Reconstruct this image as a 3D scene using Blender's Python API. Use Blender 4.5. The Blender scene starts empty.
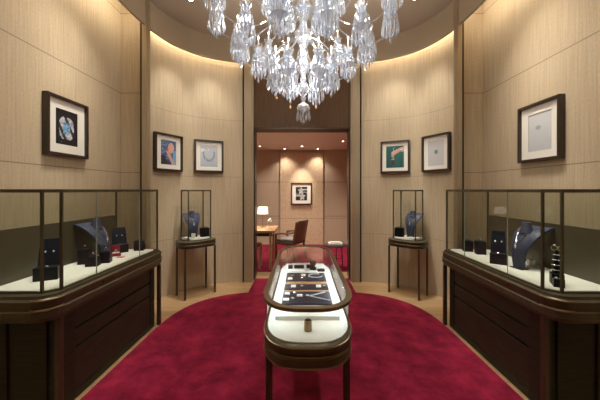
import bpy, bmesh, math, random
from mathutils import Vector, Matrix
PI = math.pi
random.seed(7)
SC = bpy.context.scene
COL = SC.collection
R = math.radians
HF = 290.0            # focal length in pixels of a 600-pixel-wide frame

# ------------------------------------------------------------------ materials
def new_mat(name):
    m = bpy.data.materials.new(name); m.use_nodes = True
    nt = m.node_tree
    return m, nt, nt.nodes['Principled BSDF']

def simple(name, col, rough=0.5, metal=0.0, noise=0.0, scale=20.0, spec=0.5, stretch=(1, 1, 1), coat=0.0, bump=0.0):
    m, nt, b = new_mat(name)
    b.inputs['Base Color'].default_value = (*col, 1)
    b.inputs['Roughness'].default_value = rough
    b.inputs['Metallic'].default_value = metal
    b.inputs['Specular IOR Level'].default_value = spec
    b.inputs['Coat Weight'].default_value = coat
    if noise > 0 or bump > 0:
        tc = nt.nodes.new('ShaderNodeTexCoord'); mp = nt.nodes.new('ShaderNodeMapping')
        nz = nt.nodes.new('ShaderNodeTexNoise'); rp = nt.nodes.new('ShaderNodeValToRGB')
        mp.inputs['Scale'].default_value = stretch
        nz.inputs['Scale'].default_value = scale; nz.inputs['Detail'].default_value = 5
        lo = [c * (1 - noise) for c in col]; hi = [min(1, c * (1 + noise)) for c in col]
        rp.color_ramp.elements[0].position = 0.3; rp.color_ramp.elements[0].color = (*lo, 1)
        rp.color_ramp.elements[1].position = 0.7; rp.color_ramp.elements[1].color = (*hi, 1)
        nt.links.new(tc.outputs['Object'], mp.inputs['Vector']); nt.links.new(mp.outputs[0], nz.inputs['Vector'])
        nt.links.new(nz.outputs['Fac'], rp.inputs[0])
        if noise > 0: nt.links.new(rp.outputs[0], b.inputs['Base Color'])
        if bump > 0:
            bp = nt.nodes.new('ShaderNodeBump'); bp.inputs['Strength'].default_value = bump
            bp.inputs['Distance'].default_value = 0.01
            nt.links.new(nz.outputs['Fac'], bp.inputs['Height']); nt.links.new(bp.outputs[0], b.inputs['Normal'])
    return m

def emit(name, col, s):
    m, nt, b = new_mat(name)
    b.inputs['Base Color'].default_value = (*col, 1)
    b.inputs['Emission Color'].default_value = (*col, 1)
    b.inputs['Emission Strength'].default_value = s
    return m

def wall_mat(name, col, joints=True, vstep=0.0, fleck=0.21, texture=0.0, z0=0.72, dz=1.0, jd=0.48):
    """woven wall covering: fine upright threads, thin joints between panels (uv in metres)"""
    m, nt, b = new_mat(name)
    N = nt.nodes.new; L = nt.links.new
    uv = N('ShaderNodeUVMap'); mp = N('ShaderNodeMapping'); mp.inputs['Scale'].default_value = (60, 2.2, 1)
    nz = N('ShaderNodeTexNoise'); nz.inputs['Scale'].default_value = 1.0; nz.inputs['Detail'].default_value = 4
    L(uv.outputs[0], mp.inputs[0]); L(mp.outputs[0], nz.inputs['Vector'])
    mp2 = N('ShaderNodeMapping'); mp2.inputs['Scale'].default_value = (260, 40, 1)
    nz2 = N('ShaderNodeTexNoise'); nz2.inputs['Scale'].default_value = 1.0; nz2.inputs['Detail'].default_value = 2
    L(uv.outputs[0], mp2.inputs[0]); L(mp2.outputs[0], nz2.inputs['Vector'])
    ad = N('ShaderNodeMath'); ad.operation = 'ADD'; L(nz.outputs[0], ad.inputs[0]); L(nz2.outputs[0], ad.inputs[1])
    if texture > 0:
        mp3 = N('ShaderNodeMapping'); mp3.inputs['Scale'].default_value = (9, 5, 1)
        vz = N('ShaderNodeTexVoronoi'); vz.inputs['Scale'].default_value = 2.2
        L(uv.outputs[0], mp3.inputs[0]); L(mp3.outputs[0], vz.inputs['Vector'])
        a3 = N('ShaderNodeMath'); a3.operation = 'MULTIPLY_ADD'; a3.inputs[1].default_value = texture
        L(vz.outputs['Distance'], a3.inputs[0]); L(ad.outputs[0], a3.inputs[2]); ad = a3
    rp = N('ShaderNodeValToRGB')
    rp.color_ramp.elements[0].position = 0.30; rp.color_ramp.elements[1].position = 0.70
    rp.color_ramp.elements[0].color = (*[c * (1 - fleck) for c in col], 1)
    rp.color_ramp.elements[1].color = (*[min(1, c * (1 + fleck)) for c in col], 1)
    hf = N('ShaderNodeMath'); hf.operation = 'MULTIPLY'; hf.inputs[1].default_value = 0.5
    L(ad.outputs[0], hf.inputs[0]); L(hf.outputs[0], rp.inputs[0])
    out = rp.outputs[0]
    sp = N('ShaderNodeSeparateXYZ'); L(uv.outputs[0], sp.inputs[0])
    def joint(sock, off, step, half, prev, jd):
        a = N('ShaderNodeMath'); a.operation = 'ADD'; a.inputs[1].default_value = off; L(sock, a.inputs[0])
        p = N('ShaderNodeMath'); p.operation = 'PINGPONG'; p.inputs[1].default_value = step / 2; L(a.outputs[0], p.inputs[0])
        c = N('ShaderNodeMath'); c.operation = 'LESS_THAN'; c.inputs[1].default_value = half; L(p.outputs[0], c.inputs[0])
        mx = N('ShaderNodeMix'); mx.data_type = 'RGBA'; mx.inputs[7].default_value = (*[q * jd for q in col], 1)
        L(c.outputs[0], mx.inputs[0]); L(prev, mx.inputs[6])
        return mx.outputs[2]
    if joints: out = joint(sp.outputs[1], -z0 + 10 * dz, dz, 0.0042, out, jd)
    if vstep: out = joint(sp.outputs[0], 20 * vstep, vstep, 0.0026, out, 0.80)
    L(out, b.inputs['Base Color'])
    b.inputs['Roughness'].default_value = 0.62; b.inputs['Specular IOR Level'].default_value = 0.3
    bp = N('ShaderNodeBump'); bp.inputs['Strength'].default_value = 0.25; bp.inputs['Distance'].default_value = 0.004
    L(hf.outputs[0], bp.inputs['Height']); L(bp.outputs[0], b.inputs['Normal'])
    return m

def glass_mat(name, tint=(0.93, 0.94, 0.90), refl=1.0):
    m, nt, b = new_mat(name); nt.nodes.remove(b)
    N = nt.nodes.new; L = nt.links.new
    tr = N('ShaderNodeBsdfTransparent'); tr.inputs[0].default_value = (*tint, 1)
    gl = N('ShaderNodeBsdfGlossy'); gl.inputs['Roughness'].default_value = 0.02
    lw = N('ShaderNodeLayerWeight'); ge = N('ShaderNodeNewGeometry')
    pw = N('ShaderNodeMath'); pw.operation = 'POWER'; pw.inputs[1].default_value = 5; L(lw.outputs['Facing'], pw.inputs[0])
    ma = N('ShaderNodeMath'); ma.operation = 'MULTIPLY_ADD'; ma.inputs[1].default_value = 0.9 * refl; ma.inputs[2].default_value = 0.06 * refl; L(pw.outputs[0], ma.inputs[0])
    fb = N('ShaderNodeMath'); fb.operation = 'SUBTRACT'; fb.inputs[0].default_value = 1; L(ge.outputs['Backfacing'], fb.inputs[1])
    mu = N('ShaderNodeMath'); mu.operation = 'MULTIPLY'; L(ma.outputs[0], mu.inputs[0]); L(fb.outputs[0], mu.inputs[1])
    mx = N('ShaderNodeMixShader'); L(mu.outputs[0], mx.inputs[0])
    L(tr.outputs[0], mx.inputs[1]); L(gl.outputs[0], mx.inputs[2]); L(mx.outputs[0], nt.nodes['Material Output'].inputs[0])
    return m

def crystal_mat(name, dens, gls):
    m, nt, b = new_mat(name); nt.nodes.remove(b)
    N = nt.nodes.new; L = nt.links.new
    tr = N('ShaderNodeBsdfTransparent'); tr.inputs[0].default_value = (0.93, 0.96, 1.0, 1)
    gl = N('ShaderNodeBsdfGlossy'); gl.inputs['Roughness'].default_value = 0.03; gl.inputs[0].default_value = (0.95, 0.97, 1, 1)
    tl = N('ShaderNodeBsdfTranslucent'); tl.inputs[0].default_value = (0.80, 0.87, 0.97, 1)
    df = N('ShaderNodeBsdfDiffuse'); df.inputs[0].default_value = (0.80, 0.87, 0.97, 1)
    m1 = N('ShaderNodeMixShader'); m1.inputs[0].default_value = 0.5; L(tl.outputs[0], m1.inputs[1]); L(df.outputs[0], m1.inputs[2])
    m2 = N('ShaderNodeMixShader'); m2.inputs[0].default_value = gls; L(m1.outputs[0], m2.inputs[1]); L(gl.outputs[0], m2.inputs[2])
    m3 = N('ShaderNodeMixShader'); m3.inputs[0].default_value = dens; L(tr.outputs[0], m3.inputs[1]); L(m2.outputs[0], m3.inputs[2])
    L(m3.outputs[0], nt.nodes['Material Output'].inputs[0])
    return m

def attr_mat(name, rough=0.5):
    m, nt, b = new_mat(name)
    a = nt.nodes.new('ShaderNodeVertexColor'); a.layer_name = 'Col'
    nt.links.new(a.outputs[0], b.inputs['Base Color']); b.inputs['Roughness'].default_value = rough
    return m

def plank_mat():
    m, nt, b = new_mat('oak_planks')
    N = nt.nodes.new; L = nt.links.new
    tc = N('ShaderNodeTexCoord'); mp = N('ShaderNodeMapping'); mp.inputs['Scale'].default_value = (1, 1, 1)
    br = N('ShaderNodeTexBrick'); br.inputs['Scale'].default_value = 1.0
    br.inputs['Brick Width'].default_value = 1.3; br.inputs['Row Height'].default_value = 0.12
    br.inputs['Mortar Size'].default_value = 0.0015
    br.inputs['Color1'].default_value = (0.34, 0.215, 0.105, 1); br.inputs['Color2'].default_value = (0.42, 0.27, 0.14, 1)
    br.inputs['Mortar'].default_value = (0.16, 0.09, 0.045, 1)
    mp2 = N('ShaderNodeMapping'); mp2.inputs['Scale'].default_value = (2.5, 40, 1)
    nz = N('ShaderNodeTexNoise'); nz.inputs['Scale'].default_value = 1.5; nz.inputs['Detail'].default_value = 4
    L(tc.outputs['Object'], mp.inputs[0]); L(mp.outputs[0], br.inputs[0]); L(tc.outputs['Object'], mp2.inputs[0]); L(mp2.outputs[0], nz.inputs['Vector'])
    mx = N('ShaderNodeMix'); mx.data_type = 'RGBA'; mx.blend_type = 'OVERLAY'; mx.inputs[0].default_value = 0.35
    L(br.outputs[0], mx.inputs[6]); L(nz.outputs[0], mx.inputs[7]); L(mx.outputs[2], b.inputs['Base Color'])
    b.inputs['Roughness'].default_value = 0.38
    return m

def carpet_mat():
    m, nt, b = new_mat('crimson_pile')
    N = nt.nodes.new; L = nt.links.new
    tc = N('ShaderNodeTexCoord')
    n1 = N('ShaderNodeTexNoise'); n1.inputs['Scale'].default_value = 4.2; n1.inputs['Detail'].default_value = 6; n1.inputs['Roughness'].default_value = 0.65
    n1.inputs['Distortion'].default_value = 0.15
    n2 = N('ShaderNodeTexNoise'); n2.inputs['Scale'].default_value = 170; n2.inputs['Detail'].default_value = 2
    L(tc.outputs['Object'], n1.inputs['Vector']); L(tc.outputs['Object'], n2.inputs['Vector'])
    rp = N('ShaderNodeValToRGB'); e = rp.color_ramp.elements
    e[0].position = 0.25; e[0].color = (0.070, 0.003, 0.013, 1); e[1].position = 0.78; e[1].color = (0.34, 0.020, 0.056, 1)
    x = e.new(0.5); x.color = (0.185, 0.009, 0.030, 1)
    ad = N('ShaderNodeMath'); ad.operation = 'MULTIPLY_ADD'; ad.inputs[1].default_value = 0.25; ad.inputs[2].default_value = -0.125
    a2 = N('ShaderNodeMath'); a2.operation = 'ADD'
    L(n2.outputs[0], ad.inputs[0]); L(ad.outputs[0], a2.inputs[0]); L(n1.outputs[0], a2.inputs[1]); L(a2.outputs[0], rp.inputs[0])
    L(rp.outputs[0], b.inputs['Base Color'])
    b.inputs['Roughness'].default_value = 0.95; b.inputs['Specular IOR Level'].default_value = 0.1
    b.inputs['Sheen Weight'].default_value = 0.15; b.inputs['Sheen Tint'].default_value = (1, 0.25, 0.35, 1); b.inputs['Sheen Roughness'].default_value = 0.4
    bp = N('ShaderNodeBump'); bp.inputs['Strength'].default_value = 0.5; bp.inputs['Distance'].default_value = 0.01
    L(a2.outputs[0], bp.inputs['Height']); L(bp.outputs[0], b.inputs['Normal'])
    return m

M = {}
M['wall'] = wall_mat('woven_wall', (0.50, 0.405, 0.28))
M['curved'] = wall_mat('woven_wall_curved', (0.50, 0.405, 0.28), vstep=0.31, z0=0.79, dz=0.92, jd=0.72)
M['niche'] = wall_mat('niche_panel', (0.47, 0.38, 0.265))
M['panel'] = wall_mat('plain_panel', (0.50, 0.39, 0.28), vstep=0.0, fleck=0.07)
M['burl'] = wall_mat('embossed_panel', (0.46, 0.34, 0.225), fleck=0.30, texture=0.9)
M['ceiling'] = simple('ceiling_paint', (0.50, 0.435, 0.35), 0.8)
M['cove'] = simple('cove_paint', (0.42, 0.335, 0.23), 0.6)
M['ceiling2'] = simple('pale_ceiling', (0.72, 0.62, 0.53), 0.8)
M['bronze'] = simple('bronze', (0.25, 0.185, 0.115), 0.36, 0.75, noise=0.12, scale=3, stretch=(30, 30, 1))
M['pilaster'] = simple('pilaster_bronze', (0.38, 0.305, 0.205), 0.45, 0.3, noise=0.10, scale=3, stretch=(40, 40, 1))
M['dark_bronze'] = simple('dark_bronze', (0.050, 0.036, 0.022), 0.35, 0.5)
M['brown_panel'] = simple('brown_lacquer', (0.10, 0.046, 0.013), 0.6, 0.0, noise=0.2, scale=6, stretch=(8, 8, 1))
M['walnut'] = simple('dark_walnut', (0.026, 0.026, 0.015), 0.45, 0.0, noise=0.35, scale=5, stretch=(1, 1, 14), spec=.3)
M['walnut_h'] = simple('dark_walnut_grain', (0.036, 0.034, 0.020), 0.42, 0.0, noise=0.35, scale=5, stretch=(14, 1, 14), spec=.3)
M['mahogany'] = simple('red_walnut', (0.058, 0.034, 0.019), 0.32, 0.0, noise=0.3, scale=5, stretch=(14, 14, 1), coat=0.2)
M['chair_wood'] = simple('brown_chair_wood', (0.13, 0.065, 0.032), 0.4, noise=0.2, scale=6, stretch=(10, 10, 2))
M['tan_wood'] = simple('tan_wood', (0.38, 0.22, 0.11), 0.4, noise=0.2, scale=6, stretch=(2, 14, 14))
M['gap'] = simple('dark_gap', (0.006, 0.004, 0.003), 0.8)
M['brass'] = simple('aged_brass', (0.30, 0.22, 0.115), 0.30, 0.9)
M['rim'] = simple('rim_bronze', (0.105, 0.092, 0.056), 0.42, 0.6, noise=0.15, scale=4, stretch=(6, 6, 1))
M['deck'] = simple('white_suede', (0.70, 0.72, 0.67), 0.8, noise=0.03, scale=60)
M['back'] = simple('olive_reflection', (0.085, 0.072, 0.043), 0.35, 0.1)  # reflection in the case's back glass, put into a dark colour
M['glass'] = glass_mat('case_glass', (0.92, 0.93, 0.90), 0.5)
M['glass_top'] = glass_mat('clear_glass', (0.965, 0.97, 0.96), 0.9)
M['seam'] = simple('glass_edge', (0.30, 0.36, 0.32), 0.2)
M['crystal'] = crystal_mat('cut_crystal', .72, .60)
M['crystal_stem'] = crystal_mat('stem_crystal', .50, .75)
M['crystal_arm'] = crystal_mat('arm_crystal', .30, .7)
M['amber'] = simple('amber_crystal', (0.55, 0.24, 0.06), 0.1)
M['candle'] = simple('milk_candle', (0.75, 0.72, 0.66), 0.4)
M['flame'] = emit('flame_bulb', (1.0, 0.86, 0.66), 9)
M['led'] = emit('cove_led', (1.0, 0.89, 0.68), 22)
M['case_led'] = emit('case_led', (0.93, 1.0, 0.98), 1.1)
M['spot'] = emit('downlight_lens', (1.0, 0.88, 0.70), 9)
M['frame'] = simple('frame_walnut', (0.030, 0.018, 0.011), 0.35, noise=0.25, scale=8, stretch=(10, 10, 10), coat=0.2)
M['matboard'] = simple('mat_board', (0.90, 0.87, 0.80), 0.8)
M['print'] = attr_mat('printed_sheet', 0.55)
M['pglass'] = glass_mat('picture_glass', (0.99, 0.99, 0.99), 0.35)
M['navy'] = simple('navy_leather', (0.010, 0.016, 0.032), 0.42, noise=0.3, scale=120, spec=.22, bump=0.2)
M['blue'] = simple('slate_blue_leather', (0.052, 0.062, 0.105), 0.40, noise=0.25, scale=120, spec=.22, bump=0.2)
M['black'] = simple('black_leather', (0.008, 0.010, 0.012), 0.40, noise=0.3, scale=120, spec=.22, bump=0.2)
M['silver'] = simple('polished_silver', (0.85, 0.87, 0.9), 0.12, 1.0)
M['gem'] = simple('white_gem', (0.85, 0.9, 0.95), 0.08, 0.3)
M['card'] = simple('white_card', (0.82, 0.80, 0.74), 0.7)
M['redbox'] = simple('crimson_leather', (0.22, 0.008, 0.025), 0.45)
M['carpet'] = carpet_mat()
M['oak'] = plank_mat()
M['shade'] = emit('lit_shade', (1.0, 0.88, 0.70), 1.6)
M['white_metal'] = simple('white_metal', (0.75, 0.72, 0.66), 0.4)
M['grey_fabric'] = simple('grey_fabric', (0.20, 0.18, 0.17), 0.85, noise=0.2, scale=80)
M['slate'] = simple('dark_slate_top', (0.05, 0.055, 0.05), 0.25)

# ------------------------------------------------------------------ mesh helpers
class MB:
    def __init__(s): s.v = []; s.f = []; s.uv = None
    def add(s, vs, fs):
        n = len(s.v); s.v += [tuple(p) for p in vs]; s.f += [tuple(i + n for i in q) for q in fs]; return s
    def box(s, x0, x1, y0, y1, z0, z1, mat=None):
        vs = [Vector((x, y, z)) for z in (z0, z1) for y in (y0, y1) for x in (x0, x1)]
        if mat is not None: vs = [mat @ p for p in vs]
        return s.add(vs, [(0, 2, 3, 1), (4, 5, 7, 6), (0, 1, 5, 4), (2, 6, 7, 3), (0, 4, 6, 2), (1, 3, 7, 5)])
    def cbox(s, x0, x1, y0, y1, z0, z1, c=0.004, mat=None):
        """box with chamfered edges"""
        bm = bmesh.new(); bmesh.ops.create_cube(bm, size=1)
        for v in bm.verts:
            v.co = Vector(((x0 + x1) / 2 + v.co.x * (x1 - x0), (y0 + y1) / 2 + v.co.y * (y1 - y0), (z0 + z1) / 2 + v.co.z * (z1 - z0)))
        bmesh.ops.bevel(bm, geom=bm.edges[:], offset=c, segments=2, affect='EDGES', profile=0.5)
        bm.verts.index_update()
        vs = [v.co.copy() for v in bm.verts]
        if mat is not None: vs = [mat @ p for p in vs]
        s.add(vs, [[v.index for v in f.verts] for f in bm.faces]); bm.free(); return s
    def loft(s, rings, cap=True, closed=True):
        n = len(rings[0]); vs = [p for r in rings for p in r]; fs = []
        for k in range(len(rings) - 1):
            for i in range(n if closed else n - 1):
                j = (i + 1) % n
                fs.append((k * n + i, k * n + j, (k + 1) * n + j, (k + 1) * n + i))
        if cap: fs.append(tuple(range(n))[::-1]); fs.append(tuple((len(rings) - 1) * n + i for i in range(n)))
        return s.add(vs, fs)
    def lathe(s, prof, c=(0, 0, 0), n=16, mat=None, cap=True):
        rings = []
        for r, z in prof:
            ring = [Vector((c[0] + r * math.cos(2 * PI * i / n), c[1] + r * math.sin(2 * PI * i / n), c[2] + z)) for i in range(n)]
            if mat is not None: ring = [mat @ p for p in ring]
            rings.append(ring)
        return s.loft(rings, cap)
    def tube(s, pts, r, n=8, closed=False):
        pts = [Vector(p) for p in pts]; rr = r if isinstance(r, (list, tuple)) else [r] * len(pts)
        rings = []; N = len(pts)
        prev = None
        for i, p in enumerate(pts):
            a = pts[(i - 1) % N] if (closed or i > 0) else p
            b = pts[(i + 1) % N] if (closed or i < N - 1) else p
            t = (b - a).normalized()
            up = Vector((0, 0, 1)) if prev is None else prev
            if abs(t.dot(up)) > 0.98: up = Vector((1, 0, 0))
            x = t.cross(up).normalized(); y = x.cross(t).normalized(); prev = y
            rings.append([p + (x * math.cos(2 * PI * k / n) + y * math.sin(2 * PI * k / n)) * rr[i] for k in range(n)])
        if closed: rings.append(rings[0])
        return s.loft(rings, cap=not closed)
    def prism(s, outline, z0, z1):
        return s.loft([[Vector((x, y, z0)) for x, y in outline], [Vector((x, y, z1)) for x, y in outline]])
    def drop(s, x, y, ztop, L, w):
        """an elongated cut prism hanging from ztop"""
        vs = [(x, y, ztop), (x, y, ztop - L)]
        zk = ztop - L * 0.72
        for k in range(6):
            a = PI / 3 * k; vs.append((x + w * math.cos(a), y + w * math.sin(a), zk))
        fs = []
        for k in range(6):
            j = (k + 1) % 6; fs.append((0, 2 + k, 2 + j)); fs.append((1, 2 + j, 2 + k))
        return s.add(vs, fs)
    def build(s, name, mat, parent=None, world=True, smooth=False, fix=True):
        me = bpy.data.meshes.new(name)
        off = Vector(parent_world(parent)) if (parent is not None and world) else Vector((0, 0, 0))
        vv = [Vector(p) - off for p in s.v]
        if parent is None and world:     # origin at the base centre of the mesh itself
            lo = [min(p[i] for p in vv) for i in range(3)]; hi = [max(p[i] for p in vv) for i in range(3)]
            org = Vector(((lo[0] + hi[0]) / 2, (lo[1] + hi[1]) / 2, lo[2])); vv = [p - org for p in vv]
        else: org = Vector((0, 0, 0))
        me.from_pydata([tuple(p) for p in vv], [], s.f)
        if s.uv:
            ul = me.uv_layers.new(name='UVMap')
            for lp in me.loops: ul.data[lp.index].uv = s.uv[lp.vertex_index]
        if fix:
            bm = bmesh.new(); bm.from_mesh(me); bmesh.ops.recalc_face_normals(bm, faces=bm.faces[:]); bm.to_mesh(me); bm.free()
        if smooth:
            for p in me.polygons: p.use_smooth = True
            me.set_sharp_from_angle(angle=R(38))
        me.materials.append(mat)
        o = bpy.data.objects.new(name, me); COL.objects.link(o); o.location = org
        if parent is not None: o.parent = parent
        return o

def parent_world(p):
    v = Vector((0, 0, 0))
    while p is not None: v += p.location; p = p.parent
    return v

def thing(name, label, cat, loc=(0, 0, 0), rz=0.0, group=None):
    o = bpy.data.objects.new(name, None); COL.objects.link(o); o.empty_display_size = 0.05
    o.location = loc; o.rotation_euler = (0, 0, rz); o['label'] = label; o['category'] = cat
    if group: o['group'] = group
    return o
def tag(o, label, cat, group=None):
    o['label'] = label; o['category'] = cat
    if group: o['group'] = group
    return o
def struct(o): o['kind'] = 'structure'; return o

def rrect(x0, x1, y0, y1, rad, off=0.0, n=8):
    """rounded rectangle, counter-clockwise from corner (x0,y0); rad = 4 radii"""
    x0 -= off; x1 += off; y0 -= off; y1 += off; out = []
    for (cx, cy, sx, sy, r, a0) in ((x0, y0, 1, 1, rad[0], PI), (x1, y0, -1, 1, rad[1], 1.5 * PI), (x1, y1, -1, -1, rad[2], 0), (x0, y1, 1, -1, rad[3], .5 * PI)):
        r = max(r + off * (1 if r > 0.001 else 0), 0.001)
        for i in range(n + 1):
            a = a0 + .5 * PI * i / n
            out.append((cx + sx * r + r * math.cos(a), cy + sy * r + r * math.sin(a)))
    return out

# ------------------------------------------------------------------ room plan
Y0, Y1, NW = 0.60, 2.90, 3.25          # straight stretch of the oval, roundness
WA, WB = 2.10, 1.90                    # wall: half width, end depth
def oval(a, b, n=96, e=NW):
    pts = []
    for i in range(n):
        t = 2 * PI * i / n; c, s_ = math.cos(t), math.sin(t)
        x = a * math.copysign(abs(c) ** (2 / e), c); y = b * math.copysign(abs(s_) ** (2 / e), s_)
        pts.append((x, y + (Y1 if y >= 0 else Y0)))
    return pts
def wall_y(x): return Y1 + WB * (1 - (abs(x) / WA) ** NW) ** (1 / NW)
H = 3.88; FZ = 3.53; SIDE = 2.28; RET = 3.65

def strip(pts, z0, z1, th, name, mat, u0=0.0):
    """a wall along pts (inner face), thickened outwards to the left of travel by th"""
    b = MB(); uv = []; n = len(pts); P = [Vector(p) for p in pts]; u = u0; us = []
    for i, p in enumerate(P):
        if i: u += (p - P[i - 1]).length
        us.append(u)
    def nrm(i):
        a = P[max(i - 1, 0)]; c = P[min(i + 1, n - 1)]; t = (c - a).normalized(); return Vector((-t.y, t.x))
    inner = P; outer = [P[i] + nrm(i) * th for i in range(n)]
    for i in range(n):
        for (q, z) in ((inner[i], z0), (inner[i], z1), (outer[i], z1), (outer[i], z0)):
            b.v.append((q.x, q.y, z)); uv.append((us[i], z))
    for i in range(n - 1):
        for k in range(4):
            j = (k + 1) % 4; b.f.append((4 * i + k, 4 * i + 4 + k, 4 * i + 4 + j, 4 * i + j))
    b.f.append((0, 1, 2, 3)); b.f.append((4 * n - 1, 4 * n - 2, 4 * n - 3, 4 * n - 4))
    b.uv = uv
    o = b.build(name, mat, world=True); return struct(o)

# ------------------------------------------------------------------ room shell
o = MB().box(-3.2, 3.2, -2.4, 8.6, -0.10, 0.0).build('floor', M['oak']); struct(o)
PX = 2.045; PY = wall_y(PX)
for sg, side in ((-1, 'left'), (1, 'right')):
    xs = [0.80 + (PX - 0.80) * (1 - (1 - i / 40) ** 1.6) for i in range(41)]
    cur = [(sg * x, wall_y(x)) for x in xs]
    # curved bay beside the doorway, running from the door to the post
    if sg < 0: cur = cur[::-1]; strip([(p[0], p[1]) for p in cur], 0, H, 0.10, 'wall_back_left', M['curved'])
    else: strip(cur, 0, H, 0.10, 'wall_back_right', M['curved'])
    r1 = [(sg * (PX - 0.05), RET), (sg * SIDE, RET)]
    if sg < 0: r1 = r1[::-1]
    strip(r1, 0, H, 0.05, 'wall_return_' + side, M['niche'])
    s1 = [(sg * SIDE, RET + 0.05), (sg * SIDE, -0.20)]
    if sg < 0: s1 = s1[::-1]
    strip(s1, 0, H, 0.10, 'wall_' + side, M['wall'])
# front end of the room, behind the camera
fr = []
for i in range(61):
    x = -SIDE + 2 * SIDE * i / 60
    fr.append((x, -0.2 - 1.2 * (max(0, 1 - (abs(x) / SIDE) ** 3)) ** (1 / 3)))
strip(fr[::-1], 0, H, 0.10, 'wall_front', M['curved'])
o = MB().box(-2.5, 2.5, -1.7, 5.0, H, H + 0.1).build('ceiling', M['ceiling']); struct(o)
# hanging fascia round the ceiling, with light hidden behind it
def ring_band(a, b, th, z0, z1, name, mat):
    inn = oval(a, b, 128); out = oval(a + th, b + th, 128); n = len(inn)
    m_ = MB(); vs = []
    for q in (inn, out):
        for z in (z0, z1): vs += [(x, y, z) for x, y in q]
    fs = []
    for i in range(n):
        j = (i + 1) % n
        fs += [(i, j, n + j, n + i), (2 * n + i, 2 * n + j, 3 * n + j, 3 * n + i), (i, j, 2 * n + j, 2 * n + i), (n + i, n + j, 3 * n + j, 3 * n + i)]
    m_.add(vs, fs); return m_.build(name, mat, smooth=False)
FA, FB = 1.945, 1.765
o = ring_band(FA, FB, 0.03, FZ, H - 0.001, 'trim_1', M['cove']); struct(o)
for p in o.data.polygons: p.use_smooth = True
o.data.set_sharp_from_angle(angle=R(30))
o = ring_band(FA + 0.034, FB + 0.034, 0.006, FZ + 0.16, FZ + 0.19, 'trim_2', M['led']); struct(o)

# posts where the curved bay meets the side niches
for k, sg in enumerate((-1, 1)):
    b = MB(); cx = sg * 1.935
    b.cbox(cx - 0.030, cx + 0.030, 3.555, 3.645, 0, H - 0.001, 0.004)
    struct(b.build('trim_%d' % (3 + k), M['pilaster']))
    b = MB(); xo = sg * 1.977
    b.box(xo - 0.012, xo + 0.012, 3.56, 3.70, 0, H - 0.001)
    struct(b.build('trim_%d' % (5 + k), M['dark_bronze']))
# door portal
DH = 2.52; DX = 0.80; DY = 4.80; DE = 5.15
for k, sg in enumerate((-1, 1)):
    b = MB().cbox(min(sg * 0.815, sg * 0.945), max(sg * 0.815, sg * 0.945), 4.715, 4.80, 0, H - 0.002, 0.006)
    struct(b.build('trim_%d' % (7 + k), M['pilaster']))
    b = MB().box(min(sg * DX, sg * 0.90), max(sg * DX, sg * 0.90), DY - 0.02, DE + 0.0, 0, DH + 0.02)
    b.box(min(sg * (DX - 0.012), sg * DX), max(sg * (DX - 0.012), sg * DX), 4.86, 4.91, 0, DH)
    struct(b.build('door_jamb_%d' % (1 + k) if False else 'trim_%d' % (9 + k), M['dark_bronze']))
    b = MB().box(min(sg * 0.953, sg * 0.961), max(sg * 0.953, sg * 0.961), 4.70, 4.76, 0, H - 0.002)
    struct(b.build('trim_%d' % (11 + k), M['gap']))
o = MB().box(-0.812, 0.812, DY, DE, DH, H).build('wall_back', M['brown_panel']); struct(o)
b = MB()
b.box(-0.80, 0.80, DY - 0.012, DY + 0.004, DH - 0.008, DH + 0.016)
b.box(-0.775, -0.765, DY - 0.006, DY + 0.004, DH, H - 0.01); b.box(0.765, 0.775, DY - 0.006, DY + 0.004, DH, H - 0.01)
struct(b.build('trim_13', M['dark_bronze']))

# the oval carpet with its tongue running into the doorway
cp = []
def rug_y(x): return 2.90 + 1.37 * (1 - min(1, abs(x) / 1.575) ** 3.0) ** (1 / 3.0)
for i in range(121):
    x = math.cos(PI * i / 120); x = math.copysign(abs(x) ** 0.8 * 1.575, x)
    cp.append((x, rug_y(x)))
top = []
for (x, y) in cp:
    if abs(x) >= 0.78: top.append((x, y))
left_i = [p for p in top if p[0] < 0]; right_i = [p for p in top if p[0] > 0]
outline = right_i + [(0.78, rug_y(0.78)), (0.78, 4.88), (-0.78, 4.88), (-0.78, rug_y(-0.78))] + left_i
outline = outline + [(-1.575, 0.6)] + [(-1.575 * math.cos(PI / 2 * i / 16) ** 0.7, 0.6 - 1.25 * math.sin(PI / 2 * i / 16) ** 0.8) for i in range(1, 16)] + \
    [(1.575 * math.cos(PI / 2 * i / 16) ** 0.7, 0.6 - 1.25 * math.sin(PI / 2 * i / 16) ** 0.8) for i in range(15, 0, -1)] + [(1.575, 0.6)]
tag(MB().prism(outline, 0.0005, 0.014).build('oval_rug', M['carpet']), 'crimson red oval pile rug covering the showroom floor under the long display case', 'rug')

# ------------------------------------------------------------------ room beyond the doorway
FY = 8.0; FC = 2.60
def quadwall(name, mat, x0, x1, y0, y1, z0, z1, uax):
    b = MB().box(x0, x1, y0, y1, z0, z1); b.uv = [((p[0] if uax == 'x' else p[1]), p[2]) for p in b.v]
    return struct(b.build(name, mat))
quadwall('wall_far', M['panel'], -2.5, 2.5, FY, FY + 0.1, 0, FC, 'x')
for nm, x0, x1 in (('wall_far_panel', -0.60, 0.58),):
    quadwall(nm, M['burl'], x0, x1, FY - 0.05, FY, 0, 2.52, 'x')
b = MB()
for x in (-0.604, 0.584): b.box(x - 0.003, x + 0.003, FY - 0.055, FY, 0, FC)
for z in (0.78, 1.72): b.box(-2.4, -0.61, FY - 0.002, FY + 0.001, z - 0.004, z + 0.004); b.box(0.59, 2.4, FY - 0.002, FY + 0.001, z - 0.004, z + 0.004)
struct(b.build('trim_14', M['dark_bronze']))
quadwall('wall_far_left', M['panel'], -2.5, -2.4, DE, FY, 0, FC, 'y')
quadwall('wall_far_right', M['panel'], 2.4, 2.5, DE, FY, 0, FC, 'y')
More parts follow.
